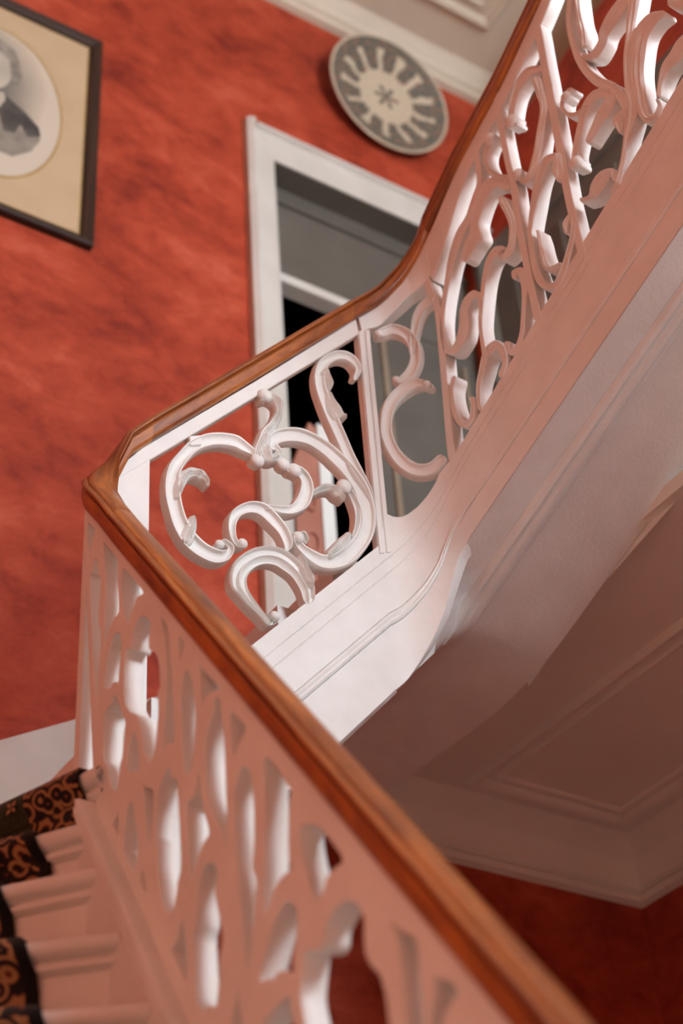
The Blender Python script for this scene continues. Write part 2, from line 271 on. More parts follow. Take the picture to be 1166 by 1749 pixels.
HOLES = [[[2601,3826],[2552,3769],[2571,3758],[2576,3726],[2582,3691],[2590,3733],[2600,3790]],
 [[2579,3669],[2567,3665],[2564,3682],[2552,3698],[2539,3680],[2533,3644],[2518,3618],[2524,3564],[2527,3539],[2522,3501],[2509,3490],[2515,3392],[2516,3318],[2522,3316],[2549,3455],[2568,3575]],
 [[2523,3725],[2469,3655],[2440,3614],[2445,3585],[2432,3506],[2433,3480],[2456,3481],[2476,3466],[2490,3436],[2499,3416],[2497,3447],[2497,3542],[2501,3614],[2511,3668]],
 [[2424,3592],[2369,3522],[2328,3467],[2331,3461],[2359,3471],[2366,3457],[2382,3444],[2392,3422],[2406,3452],[2425,3508],[2431,3558]],
 [[2437,3441],[2423,3426],[2418,3398],[2423,3359],[2427,3326],[2428,3309],[2447,3332],[2470,3323],[2482,3338],[2494,3338],[2489,3377],[2475,3421],[2457,3442]],
 [[2326,3413],[2303,3386],[2294,3372],[2302,3349],[2304,3320],[2280,3304],[2266,3281],[2259,3255],[2256,3208],[2265,3210],[2262,3158],[2266,3141],[2273,3099],[2283,3077],[2300,3077],[2311,3101],[2321,3107],[2326,3140],[2338,3183],[2353,3206],[2379,3224],[2398,3252],[2407,3290],[2407,3350],[2397,3383],[2384,3365],[2377,3369],[2374,3392],[2360,3415]],
 [[2442,3301],[2426,3278],[2418,3256],[2410,3244],[2392,3213],[2398,3193],[2401,3153],[2404,3141],[2411,3136],[2414,3107],[2420,3088],[2431,3087],[2450,3107],[2469,3163],[2484,3173],[2489,3232],[2490,3271],[2479,3288],[2458,3285],[2452,3298]],
 [[2360,3176],[2345,3155],[2336,3123],[2336,3086],[2345,3078],[2359,3094],[2379,3094],[2385,3129],[2381,3154],[2373,3170]],
 [[2266,3380],[2226,3326],[2221,3267],[2210,3203],[2207,3164],[2201,3088],[2205,3061],[2217,3076],[2231,3080],[2248,3069],[2254,3076],[2246,3094],[2237,3181],[2232,3215],[2238,3297],[2256,3347]],
 [[2192,3291],[2162,3249],[2177,3233],[2186,3220],[2190,3249]],
 [[2159,3193],[2144,3172],[2135,3142],[2129,3109],[2127,3066],[2135,3009],[2146,2981],[2168,2987],[2174,3021],[2181,3095],[2182,3150],[2177,3175],[2171,3190]],
 [[2122,3193],[2087,3144],[2041,3089],[2047,3085],[2064,3093],[2079,3100],[2095,3098],[2103,3079],[2110,3083],[2111,3122],[2112,3147]],
 [[2065,3084],[2047,3076],[2040,3056],[2039,3035],[2031,2980],[2030,2914],[2029,2871],[2027,2822],[2032,2783],[2042,2810],[2060,2849],[2082,2883],[2094,2916],[2099,2958],[2101,2983],[2099,3016],[2086,3039],[2069,3061]],
 [[2014,3037],[1986,3002],[1963,2974],[1966,2962],[1988,2952],[2000,2938],[2011,2940],[2014,2979]],
 [[1973,2909],[1956,2893],[1948,2865],[1946,2830],[1946,2809],[1949,2760],[1957,2726],[1950,2712],[1944,2700],[1951,2666],[1961,2612],[1974,2569],[1982,2569],[1988,2594],[1995,2665],[1998,2699],[2004,2752],[2008,2838],[2009,2877],[1994,2895],[1985,2907]],
 [[1917,2903],[1879,2861],[1852,2817],[1836,2796],[1846,2779],[1855,2699],[1847,2672],[1874,2675],[1896,2665],[1921,2636],[1933,2639],[1929,2677],[1920,2746],[1915,2845]],
 [[1791,2722],[1769,2706],[1751,2684],[1709,2625],[1737,2626],[1761,2621],[1763,2614],[1769,2603],[1786,2598],[1798,2614],[1808,2639],[1821,2683],[1827,2719],[1817,2731]],
 [[1860,2635],[1841,2616],[1837,2599],[1845,2565],[1854,2541],[1853,2523],[1859,2518],[1878,2534],[1899,2538],[1909,2531],[1923,2540],[1936,2538],[1952,2546],[1942,2562],[1930,2580],[1910,2609],[1884,2631]],
 [[1737,2573],[1706,2568],[1692,2559],[1674,2527],[1679,2506],[1679,2480],[1667,2459],[1649,2441],[1640,2407],[1639,2372],[1633,2333],[1824,2399],[1834,2442],[1844,2483],[1839,2504],[1826,2545],[1808,2537],[1786,2530],[1776,2537],[1772,2557],[1754,2566]],
 [[1864,2496],[1866,2477],[1857,2450],[1846,2406],[1959,2445],[1949,2481],[1923,2489],[1902,2494],[1884,2496]],
 [[1627,2514],[1598,2478],[1573,2462],[1564,2441],[1567,2403],[1565,2345],[1563,2309],[1603,2323],[1604,2359],[1604,2402],[1606,2443],[1609,2473]],
 [[1544,2406],[1530,2391],[1506,2377],[1491,2358],[1505,2352],[1522,2345],[1530,2333],[1538,2301],[1560,2308],[1558,2343],[1550,2366],[1539,2382]],
 [[2367,3039],[2353,3026],[2350,2993],[2342,2979],[2337,2960],[2332,2952],[2335,2919],[2341,2898],[2352,2890],[2373,2921],[2394,2952],[2389,2963],[2390,2996],[2384,3027]],
 [[2409,3051],[2413,3033],[2407,2979],[2423,3001],[2444,3032],[2428,3031]],
 [[2326,3064],[2313,3038],[2279,3021],[2279,2978],[2283,2952],[2286,2927],[2292,2906],[2303,2931],[2311,2975],[2317,3017]],
 [[2225,3037],[2218,3026],[2215,3008],[2192,2996],[2188,2948],[2186,2924],[2178,2821],[2190,2809],[2194,2788],[2200,2772],[2202,2764],[2217,2760],[2232,2769],[2251,2798],[2258,2842],[2264,2859],[2265,2912],[2273,2920],[2271,2955],[2266,2991],[2256,3015]],
 [[2120,2980],[2113,2956],[2108,2920],[2101,2888],[2085,2849],[2086,2839],[2108,2833],[2127,2811],[2139,2786],[2149,2790],[2158,2839],[2165,2918],[2162,2938],[2138,2932],[2127,2956]],
 [[2084,2795],[2067,2780],[2059,2760],[2068,2747],[2071,2734],[2057,2691],[2047,2656],[2051,2636],[2059,2632],[2060,2593],[2068,2563],[2072,2552],[2083,2551],[2093,2565],[2110,2553],[2120,2563],[2135,2584],[2138,2623],[2144,2699],[2133,2706],[2131,2739],[2126,2770],[2109,2794]],
 [[2178,2744],[2166,2708],[2161,2672],[2157,2636],[2164,2625],[2183,2648],[2206,2682],[2219,2704],[2196,2705]],
 [[2004,2562],[2002,2533],[1996,2500],[1991,2464],[2037,2480],[2030,2512],[2022,2541]],
 [[2317,2890],[2304,2850],[2295,2829],[2307,2837],[2327,2857],[2326,2878]]]
CAP = [[2506,3102,2552,3123],[2498,3079,2552,3098],[2463,3024,2521,3039],[2375,2899,2433,2913],[2174,2592,2226,2600],[2093,2471,2144,2477]]

PROF = {
 'cove':  [(-1, -.0035), (-.93, .002), (-.80, .0055), (-.66, .005), (-.56, -.001), (-.3, -.0035), (0, -.0042), (.35, -.003), (.58, -.0005), (.68, .003), (.84, .0035), (1, -.0035)],
 'cove2': [(-1, -.0035), (-.92, .003), (-.78, .0055), (-.70, .004), (-.62, -.002), (-.3, -.0045), (-.06, -.004), (0, .003), (.12, .004), (.22, -.001), (.5, -.0045), (.8, -.003), (.9, .002), (1, -.0035)],
 'leaf':  [(-1, -.004), (-.8, .002), (-.6, .0052), (-.42, .001), (-.2, .0065), (.0, .0088), (.14, .0035), (.34, .0075), (.52, .0025), (.72, .005), (.88, .001), (1, -.004)],
 'flat':  [(-1, -.0012), (-.88, .0012), (.88, .0012), (1, -.0012)],
 'cap':   [(-1, .0), (-.98, .022), (-.85, .034), (-.62, .038), (-.45, .034), (-.38, .026), (-.27, .026), (-.18, .032), (0, .035), (.14, .032), (.22, .024), (.36, .022), (.5, .028), (.68, .030), (.85, .026), (.95, .016), (1, .0)],
}
def cr(p0, p1, p2, p3, t):
    return tuple(0.5 * (2 * b + (c - a) * t + (2 * a - 5 * b + 4 * c - d) * t * t + (3 * b - a - 3 * c + d) * t ** 3) for a, b, c, d in zip(p0, p1, p2, p3))
def smooth_rows(rows, n=6):
    out = []; N = len(rows)
    for i in range(N - 1):
        a, b, c, d = rows[max(i - 1, 0)], rows[i], rows[i + 1], rows[min(i + 2, N - 1)]
        for k in range(n): out.append(cr(a, b, c, d, k / n))
    out.append(tuple(map(float, rows[-1])))
    return out
def ribbon(mb, rows, surf, prof, thick, us=0.001, n=6, round_ends=True, smoothr=True, seed=0, amp=1.0):
    """rows of (uL, vL, uR, vR) in millimetres on a surface -> carved solid with a flat back"""
    rs = smooth_rows(rows, n) if smoothr and len(rows) > 2 else [tuple(map(float, r)) for r in rows]
    seq = [(r, 1.0) for r in rs]
    if round_ends:
        def cap(r, q):
            cu, cv = (r[0] + r[2]) / 2, (r[1] + r[3]) / 2
            qu, qv = (q[0] + q[2]) / 2, (q[1] + q[3]) / 2
            sc = 1000 if us > .0005 and False else 1
            du, dv = cu - qu, cv - qv; L = math.hypot(du, dv) or 1
            hw = math.hypot(r[2] - r[0], r[3] - r[1]) / 2
            res = []
            for a in (0.35, 0.65, 0.88, 0.985):
                k = math.sqrt(1 - a * a); ex = hw * a * 0.8
                ou, ov = du / L * ex, dv / L * ex
                res.append(((cu + ou + (r[0] - cu) * k, cv + ov + (r[1] - cv) * k, cu + ou + (r[2] - cu) * k, cv + ov + (r[3] - cv) * k), k))
            return res
        a = cap(rs[0], rs[1]); b = cap(rs[-1], rs[-2])
        seq = list(reversed(a)) + seq + b
    P = PROF[prof]; grid = []
    for i, (r, k) in enumerate(seq):
        wd = math.hypot(r[2] - r[0], r[3] - r[1]) * 0.001
        hs = min(1.0, wd / 0.022) * (0.4 + 0.6 * k)
        row = []
        for s, h in P:
            t = (s + 1) / 2
            u = (r[0] + (r[2] - r[0]) * t) * us; v = (r[1] + (r[3] - r[1]) * t) * 0.001
            hh = h * hs * amp
            if prof == 'leaf': hh = hh * (1 + 0.18 * math.sin(i * 0.7 + s * 2 + seed)) + .0022 * k
            row.append(surf(u, v, hh))
        # sides and flat back
        row.append(surf(r[2] * us, r[3] * 0.001, -thick)); row.append(surf(r[0] * us, r[1] * 0.001, -thick))
        grid.append(row)
    mb.grid(grid, closed=True, caps=True)
    return mb
def knobs(name, arr, surf, us, thick, parent):
    for (u, v, r) in arr:
        mb = MB()
        c = Vector(surf(u * us, v * 0.001, 0.002)); a = Vector(surf(u * us + 0.01, v * 0.001, 0.002)) - c; a.normalize()
        z = Vector((0, 0, 1)); nrm = a.cross(z).normalized()
        mb.ball(c, (a, z, nrm), r * 0.001, 0.75)
        # neck running back to the rear face
        bk = Vector(surf(u * us, v * 0.001, -thick)); ring = []
        for q in (c, bk):
            ring.append([tuple(q + a * (r * .00085 * math.cos(t)) + z * (r * .00085 * math.sin(t))) for t in [2 * math.pi * i / 10 for i in range(10)]])
        mb.grid(ring, closed=True, caps=True)
        mb.build(name, M_WHITE, parent, True)

# ================================================================== the setting
def struct(o, kind='structure'):
    o['kind'] = kind; return o
ZC2 = 8.22        # upper ceiling
# back wall with door opening  (opening x 2.44..3.50, z 4.55..6.98)
mb = MB()
mb.box(-1.6, 2.44, YW, YW + .16, 0, ZC2 + .1); mb.box(3.50, 4.6, YW, YW + .16, 0, ZC2 + .1)
mb.box(2.44, 3.50, YW, YW + .16, 6.98, ZC2 + .1); mb.box(2.44, 3.50, YW, YW + .16, 0, 4.60)
struct(mb.build('wall_back', M_RED))
struct(MB().box(-1.45, -1.3, -3.3, YW, 0, ZC2 + .1).build('wall_left', M_PEACH))
# right wall of the upper floor, ending below a cove
mb = MB(); mb.prism([(YW, 4.14), (YW, 7.52), (2.8, 7.70), (0.05, 8.19), (0.05, 4.14)], 0, 3.566, 3.70)
mb.box(3.566, 3.70, -3.3, -1.85, 4.14, 8.2); mb.box(3.566, 3.70, -1.85, .05, 4.14, 4.55); mb.box(3.566, 3.70, -1.85, .05, 6.55, 8.2)
struct(mb.build('wall_right', M_RED))
mb = MB(); mb.grid([[(3.566, YW, 7.52), (3.566, 2.8, 7.70), (3.566, 0, 8.2)], [(4.1, YW, 8.21), (4.1, 2.8, 8.21), (3.7, 0, 8.21)]])
struct(mb.build('ceiling_cove', M_CREAM))
struct(MB().box(3.762, 3.9, -3.3, YW, 0, 4.14).build('wall_hall', M_RED))
mb = MB(); mb.box(-1.45, 2.05, -3.45, -3.3, 0, ZC2); mb.box(3.45, 3.9, -3.45, -3.3, 0, ZC2); mb.box(2.05, 3.45, -3.45, -3.3, 0, 4.3); mb.box(2.05, 3.45, -3.45, -3.3, 6.6, ZC2)
struct(mb.build('wall_front', M_RED))
struct(MB().box(-1.6, 4.6, -3.45, YW + .16, -.1, 0).build('floor', M_FLOOR))
ceil = struct(MB().box(-1.6, 4.6, -3.45, YW + .16, ZC2, ZC2 + .12).build('ceiling', M_CREAM))
# ceiling panel mouldings (raised frame) and cornice
def frame_mould(name, x0, x1, y0, y1, z, wds, mat, parent):
    """stepped raised frame under a ceiling; wds = list of (inset, width, drop)"""
    for (ins, wd, drop) in wds:
        a0, a1, b0, b1 = x0 + ins, x1 - ins, y0 + ins, y1 - ins
        sides = [((a0, b1), (a1, b1), (0, -1)), ((a1, b1), (a1, b0), (-1, 0)), ((a1, b0), (a0, b0), (0, 1)), ((a0, b0), (a0, b1), (1, 0))]
        for (p, q, nn) in sides:
            mb = MB(); d = Vector((q[0] - p[0], q[1] - p[1], 0)).normalized(); nv = Vector((nn[0], nn[1], 0))
            rows = []
            for e, sg in ((p, 1), (q, -1)):
                row = []
                for t, hh in ((0, 0), (.12, .6), (.35, 1), (.6, .9), (.85, .5), (1, 0)):
                    c = Vector((e[0], e[1], z)) + nv * (t * wd) + d * (sg * t * wd); row.append((c.x, c.y, z - hh * drop))
                rows.append(row)
            mb.grid(rows); mb.build(name, mat, parent, True)
frame_mould('panel_moulding', 0.4, 3.50, 0.6, 3.46, ZC2, [(0, .05, .022), (.09, .025, .012)], M_CREAM, ceil)
cor = MB()
prof = [(0, 8.10), (-.035, 8.105), (-.04, 8.125), (-.03, 8.14), (-.055, 8.15), (-.065, 8.17), (-.10, 8.205), (-.12, ZC2), (0, ZC2)]
cor.prism([(YW + a, z) for a, z in prof], 0, -1.3, 4.1)
struct(cor.build('trim_1', M_CREAM))

# lower hall ceiling beside the flight, with its moulded panel and cornice
ZL = 4.10
mb = MB(); mb.box(2.515, 3.762, -3.3, YW, ZL, ZL + .04); mb.box(2.0, 2.515, 2.80, YW, ZL, ZL + .04)
lowceil = struct(mb.build('ceiling_hall', M_HALL))
frame_mould('panel_moulding', 2.90, 3.54, 1.0, 3.56, ZL, [(0, .045, .018), (.07, .02, .010)], M_HALL, lowceil)
pr = [(0, 3.94), (.03, 3.945), (.035, 3.965), (.025, 3.975), (.045, 3.985), (.05, 4.0), (.085, 4.055), (.14, 4.085), (.17, ZL), (0, ZL)]
mb = MB(); mb.prism([(YW - a, z) for a, z in pr], 0, 2.1, 3.762)
struct(mb.build('trim_2', M_HALL))
mb = MB(); mb.prism([(3.762 - a, z) for a, z in pr], 1, -3.2, YW - .002)
struct(mb.build('trim_3', M_HALL))

# ------------------------------------------------------------------ doorway in the back wall
door = empty('door_1', (2.97, YW, 4.6)); struct(door)
def dpart(name, mb, mat, smooth=False):
    o = mb.build(name, mat, None, smooth); adopt(door, o); return o
def arch_prof(x, sgn):   # plan profile of the side architrave: x outer edge
    return [(x, YW), (x, YW - .035), (x + sgn * .022, YW - .05), (x + sgn * .034, YW - .05), (x + sgn * .042, YW - .03), (x + sgn * .12, YW - .022), (x + sgn * .135, YW - .012), (x + sgn * .135, YW)]
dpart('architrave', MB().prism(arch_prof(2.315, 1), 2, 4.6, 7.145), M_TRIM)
hp = [(YW, 7.145), (YW - .035, 7.145), (YW - .05, 7.123), (YW - .05, 7.11), (YW - .03, 7.10), (YW - .022, 7.03), (YW - .012, 6.975), (YW, 6.975)]
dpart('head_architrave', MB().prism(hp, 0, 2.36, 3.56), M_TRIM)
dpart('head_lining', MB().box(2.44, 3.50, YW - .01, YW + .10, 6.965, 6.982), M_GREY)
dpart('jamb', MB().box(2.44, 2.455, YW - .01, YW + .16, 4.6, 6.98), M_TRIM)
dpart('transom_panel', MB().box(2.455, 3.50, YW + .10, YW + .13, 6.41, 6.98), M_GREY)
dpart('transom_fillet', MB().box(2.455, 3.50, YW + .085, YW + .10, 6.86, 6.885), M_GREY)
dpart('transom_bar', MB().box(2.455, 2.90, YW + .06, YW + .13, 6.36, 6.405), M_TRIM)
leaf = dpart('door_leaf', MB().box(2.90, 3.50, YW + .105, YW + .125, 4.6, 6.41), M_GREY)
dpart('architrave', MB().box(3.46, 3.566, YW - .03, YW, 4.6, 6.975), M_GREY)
for (a, b) in ((2.985, 3.01), (3.40, 3.42)):
    s_ = MB().box(a, b, YW + .092, YW + .105, 4.7, 6.33).build('panel_bead', M_BEAD, None); s_.parent = leaf
# dark room beyond
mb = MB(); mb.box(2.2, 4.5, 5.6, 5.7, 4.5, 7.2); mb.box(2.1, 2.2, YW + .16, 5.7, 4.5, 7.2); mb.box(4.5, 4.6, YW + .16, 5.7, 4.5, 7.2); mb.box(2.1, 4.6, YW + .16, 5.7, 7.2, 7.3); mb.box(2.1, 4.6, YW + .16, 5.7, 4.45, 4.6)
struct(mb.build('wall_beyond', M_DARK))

# white door and casing on the right wall, shade put into their grey colour
d2 = empty('door_2', (3.56, 2.9, 4.15)); struct(d2)
def d2p(name, mb, mat):
    o = mb.build(name, mat); adopt(d2, o); return o
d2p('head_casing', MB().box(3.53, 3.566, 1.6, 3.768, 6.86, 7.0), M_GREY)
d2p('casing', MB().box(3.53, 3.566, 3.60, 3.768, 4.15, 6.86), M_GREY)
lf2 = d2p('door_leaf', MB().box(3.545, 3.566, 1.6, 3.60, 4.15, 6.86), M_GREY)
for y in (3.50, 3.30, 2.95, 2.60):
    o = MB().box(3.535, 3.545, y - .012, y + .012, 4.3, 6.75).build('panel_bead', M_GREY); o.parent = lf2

# ================================================================== staircase body
stair = empty('staircase', (1.6, 2.6, 2.4))
tag(stair, 'white painted turning staircase with winder steps, moulded string and panelled soffit', 'staircase')
def sp(o): adopt(stair, o); return o
ZS = [3.20, 3.061, 2.954, 2.794, 2.629]
SR = [(1.151, 2.475, 3.165), (1.151, 2.489, 3.061), (1.151, 2.453, 2.954), (1.151, 2.358, 2.794), (1.151, 2.243, 2.629), (1.151, 2.10, 2.465), (1.151, 1.93, 2.30), (1.151, 1.74, 2.135)]
SL = [(1.063, 2.706), (1.087, 2.587), (1.031, 2.599), (1.029, 2.470), (1.012, 2.348), (0.99, 2.17), (0.99, 1.98), (0.99, 1.77)]
NP = [(.30, 0), (.016, 0), (.006, -.004), (.001, -.011), (0, -.018), (.003, -.027), (.011, -.034), (.022, -.037), (.021, -.042), (.015, -.046), (.015, -.052), (.022, -.057), (.030, -.060)]
step_frames = []
for k in range(8):
    R_ = Vector(SR[k]); L_ = Vector((SL[k][0], SL[k][1], R_.z)); e = (L_ - R_).normalized(); n = Vector((-e.y, e.x, 0))
    if n.y < 0: n = -n
    if n.x < 0 and abs(n.x) > abs(n.y): n = -n
    step_frames.append((R_, e, n))
for k, (R_, e, n) in enumerate(step_frames):
    drop = R_.z - (SR[k + 1][2] if k < 7 else R_.z - .165) + .01
    length = 1.25
    pts = NP + [(.030, -drop)]
    a = [R_ + n * p[0] + Vector((0, 0, p[1])) for p in NP]; b = [q + e * length for q in a]
    # keep the tread inside the string: clip the back edge at the string plane
    a[0] = R_ + Vector((0, 0.03, 0)); b[0] = R_ + e * length + n * .30
    mb = MB(); under = [Vector((q.x, q.y, q.z)) for q in (a[-1], a[0])]
    mb.grid([a, b])
    o = sp(mb.build('step', M_STEP, None, True))
    mb = MB()
    ra = [R_ + n * .030 + Vector((0, 0, -.058)), R_ + n * .030 + Vector((0, 0, -drop)), R_ + n * .05 + Vector((0, 0, -drop)), R_ + n * .05 + Vector((0, 0, -.058))]
    mb.grid([ra, [q + e * length for q in ra]], closed=True, caps=True)
    r_ = mb.build('riser', M_STEP); r_.parent = o
# landing / mid flight treads (mostly hidden behind the carved panels)
for i in range(5):
    x = 1.20 + i * .16; z = 3.30 + i * .17
    sp(MB().box(x, x + .20, YM + .06, YW - .002, z - .16, z).build('step', M_STEP))
# inner string of the lower flight (stair side)
mb = MB(); mb.prism([(2.55, 3.13), (2.5065, 3.07), (2.462, 3.01), (2.20, 2.574), (1.2, 0.9), (1.2, 0.35), (2.3, 2.15), (2.55, 2.6)], 0, XA - .018, XA + .02)
sp(mb.build('string_board', M_STEP))
mb = MB(); ribbon(mb, CAP, S_near, 'cap', -0.004, round_ends=False)
sp(mb.build('string_capping', M_STEP, None, True))

def string_rows(surf, tops, bots, us, beads, vt=None):
    """tops, bots: (u, z) lists with the same u; moulded face + thickness"""
    rows = []
    for i, ((u, za), (u2, zb), bf) in enumerate(zip(tops, bots, beads)):
        zt = vt[i] if vt else za
        cols = [(0, -.001), (.006, 0), (.128, 0), (.134, -.003), (.142, 0), (.228, 0), (.236, -.003), (.244, 0), (bf - .048, 0), (bf - .044, -.004), (bf - .038, .003), (bf - .02, .006), (bf, .0035), (bf + .018, .006), (bf + .036, .003), (bf + .042, -.004), (bf + .046, 0), (.994, 0), (1, -.002)]
        row = [surf(u, za if f < .01 else min(za, zt + (zb - zt) * f), h) for f, h in cols]
        row += [surf(u, zb + .004, -.035), surf(u, za, -.035)]
        rows.append(row)
    mb = MB(); mb.grid(rows, closed=True, caps=True); return mb
xs = [1.15, 1.4, 1.658, 1.8, 1.95]
sp(string_rows(S_mid, [(x, 3.724 + 1.095 * (x - 1.658)) for x in xs], [(x, 3.478 + 1.10 * (x - 1.819)) for x in xs], 1, [.53, .53, .53, .535, .54]).build('string_board', M_WHITE, None, True))
def lerp(t, tab):
    for (a, va), (b, vb) in zip(tab, tab[1:]):
        if a <= t <= b: return va + (vb - va) * (t - a) / (b - a)
    return tab[-1][1]
T_TOP = [(0, 4.045), (.09, 4.15), (.16, 4.142), (.29, 4.136), (.45, 4.142), (.66, 4.168), (.85, 4.2), (1.0, 4.231), (1.1, 4.26), (1.3, 4.28), (1.52, 4.297)]
T_BOT = [(0, 3.622), (.22, 3.657), (.42, 3.704), (.69, 3.775), (.92, 3.851), (1.05, 3.912), (1.24, 3.985), (1.52, 4.02)]
ths = [TH * i / 18 for i in range(19)]
sp(string_rows(S_curve, [(t, lerp(t, T_TOP)) for t in ths], [(t, lerp(t, T_BOT)) for t in ths], 1, [.54 + .14 * i / 18 for i in range(19)], [4.045 + .252 * t / TH for t in ths]).build('string_board', M_WHITE, None, True))
us_ = [0, .3, .6, 1.0, 1.5, 2.2, 3.0]
sp(string_rows(S_up, [(u, 4.297 + .5125 * u) for u in us_], [(u, 4.02 + .4215 * u) for u in us_], 1, [.68, .7, .71, .72, .72, .72, .72]).build('string_board', M_WHITE, None, True))
# moulded soffit of the upper flight, swept along the flight
q_prof = [(0.0, 0), (.084, 0), (.088, -.004), (.094, .012), (.104, .016), (.112, .006), (.120, .004), (.128, .014), (.138, .015), (.143, .004), (.150, .009), (.158, .006), (.161, 0), (.420, 0), (.424, -.06), (.424, -.20)]
def smin(a, b, k=.07):
    h = max(k - abs(a - b), 0) / k
    return min(a, b) - h * h * k * .25
def soffit_z(u):
    if u > -.12: return 4.015 + .4215 * u
    t = min((-.12 - u) / .40, 1.0)
    return 3.9644 - .4215 * .40 * (t - t * t / 2)
rows = []
for u in (-1.285, -1.0, -.75, -.6, -.5, -.42, -.35, -.29, -.24, -.19, -.15, -.11, -.07, -.03, .02, .1, .3, .6, 1.0, 1.6, 2.3, 3.0):
    base = Vector((E0X, E0Y, 0)) + DU * u; fade = min(max((u + .26) / .10, 0), 1); row = []
    for q, hh in q_prof + [(.13, 0)] * 0:
        x, y = base.x - NU.x * q, base.y - NU.y * q
        z = smin(soffit_z(u), 2.577 + 1.1 * (x - 1.0) + 2.2 * max(0, 2.66 - y))
        row.append((x, y, z - hh * fade if q < .42 else z - hh))
    rows.append(row)
mb = MB(); mb.grid(rows); sp(mb.build('soffit', M_WHITE, None, True))
# bulkhead between soffit edge and hall ceiling
rows = []
for u in (-.30, 0, .3, .6, 1.0, 1.6, 2.3, 3.0):
    zb = 4.02 + .4215 * u; base = Vector((E0X, E0Y, 0)) + DU * u
    rows.append([(base.x - NU.x * .422, base.y - NU.y * .422, max(zb, ZL) + .05), (base.x - NU.x * .422, base.y - NU.y * .422, min(zb, ZL))])
mb = MB(); mb.grid(rows); sp(mb.build('bulkhead', M_WHITE))
# soffit of the middle flight and underside of the turn
mb = MB(); mb.prism([(1.0, 2.577), (1.965, 3.6385), (1.965, 3.72), (1.0, 2.68)], 1, YM + .03, YW - .002)
sp(mb.build('soffit', M_WHITE))
rows = []
for y in (2.60, 2.63, 2.66, 2.72, 2.8, 2.9, 3.1, 3.4, YW - .004):
    rows.append([(x, y, smin(soffit_z((y - E0Y) / DU.y), 2.577 + 1.1 * (x - 1.0) + (2.2 if x > 2.02 else 0) * max(0, 2.66 - y))) for x in (1.96, 2.0, 2.03, 2.06, 2.09, 2.12)])
mb = MB(); mb.grid(rows); sp(mb.build('soffit', M_WHITE, None, True))
mb = MB(); rows = []
for x in (1.1, 2.06):
    z = 2.577 + 1.1004 * (x - 1.0)
    rows.append([(x, 2.74, z), (x, 2.745, z - .016), (x, 2.765, z - .02), (x, 2.785, z - .012), (x, 2.79, z)])
mb.grid(rows, caps=True); sp(mb.build('soffit_moulding', M_WHITE, None, True))

# ================================================================== carved balustrades
bal_low = empty('carved_balustrade', (XA, 1.9, 2.4))
tag(bal_low, 'pierced white balustrade beside the carpeted steps, its flat back in the foreground', 'balustrade', 'carved balustrades')
bal_mid = empty('carved_balustrade', (1.6, YM, 3.7))
tag(bal_mid, 'white balustrade of carved acanthus C-scrolls facing the viewer, in front of the doorway', 'balustrade', 'carved balustrades')
bal_cur = empty('carved_balustrade', (2.06, 2.55, 4.1))
tag(bal_cur, 'small curved balustrade panel with two scrolls at the bend of the handrail', 'balustrade', 'carved balustrades')
bal_up = empty('carved_balustrade', (2.13, 1.9, 4.4))
tag(bal_up, 'carved white balustrade of the upper flight, with slanting bars and leaf scrolls', 'balustrade', 'carved balustrades')

# pierced board of the lower flight
cu = bpy.data.curves.new('board', 'CURVE'); cu.dimensions = '2D'; cu.fill_mode = 'BOTH'; cu.extrude = 0.02; cu.bevel_depth = 0.0016; cu.bevel_resolution = 1
def spline(pl):
    s = cu.splines.new('POLY'); s.points.add(len(pl) - 1); s.use_cyclic_u = True
    for q, p in zip(s.points, pl): q.co = (p[0], p[1], 0, 1)
def chaikin(pl):
    o = []
    for i in range(len(pl)):
        a, b = pl[i], pl[(i + 1) % len(pl)]
        o += [(a[0] * .78 + b[0] * .22, a[1] * .78 + b[1] * .22), (a[0] * .22 + b[0] * .78, a[1] * .22 + b[1] * .78)]
    return o
spline([(2.607, 3.905), (2.614, 3.875), (2.595, 3.7), (2.560, 3.42), (2.520, 3.14), (2.508, 3.06), (2.462, 2.985), (2.20, 2.55), (1.95, 2.12), (1.15, 0.78), (0.75, 1.3), (0.75, 1.46)])
for h in HOLES: spline(chaikin([(p[0] * .001, p[1] * .001) for p in h]))
co = bpy.data.objects.new('tmp', cu); COL.objects.link(co)
dg = bpy.context.evaluated_depsgraph_get(); me = bpy.data.meshes.new_from_object(co.evaluated_get(dg))
bpy.data.objects.remove(co)
for v in me.vertices:
    v.co = Vector((XA + .02 + v.co.z, v.co.x, v.co.y))
me.name = 'pierced_board'; me.materials.clear(); me.materials.append(M_WHITE)
bm = bmesh.new(); bm.from_mesh(me); bmesh.ops.remove_doubles(bm, verts=bm.verts, dist=1e-5); bmesh.ops.recalc_face_normals(bm, faces=bm.faces); bm.to_mesh(me); bm.free()
ob = bpy.data.objects.new('pierced_board', me); COL.objects.link(ob); adopt(bal_low, ob)

TK = 0.036
def build_set(arr, surf, us, parent, knob_arr, kus, amp=1.0, TK=TK):
    for i, (pf, rows) in enumerate(arr):
        mb = MB(); ribbon(mb, rows, surf, pf, TK, us, round_ends=(pf != 'flat'), seed=i, amp=amp)
        nm = {'cove': 'scroll', 'cove2': 'scroll', 'leaf': 'acanthus_leaf', 'flat': 'bar'}[pf]
        adopt(parent, mb.build(nm, M_WHITE, None, True))
    tmp = empty('t'); knobs('scroll_eye', knob_arr, surf, kus, TK * .9, tmp)
    for c in list(tmp.children): adopt(parent, c)
    bpy.data.objects.remove(tmp)
build_set(MID, S_mid, .001, bal_mid, MID_KNOB, .001, 1.5, .019)
build_set(UPPER, S_up, .001, bal_up, UPPER_KNOB, .001, 0.6)
def S_curve_mm(u, v, h): return S_curve(u, v, h)
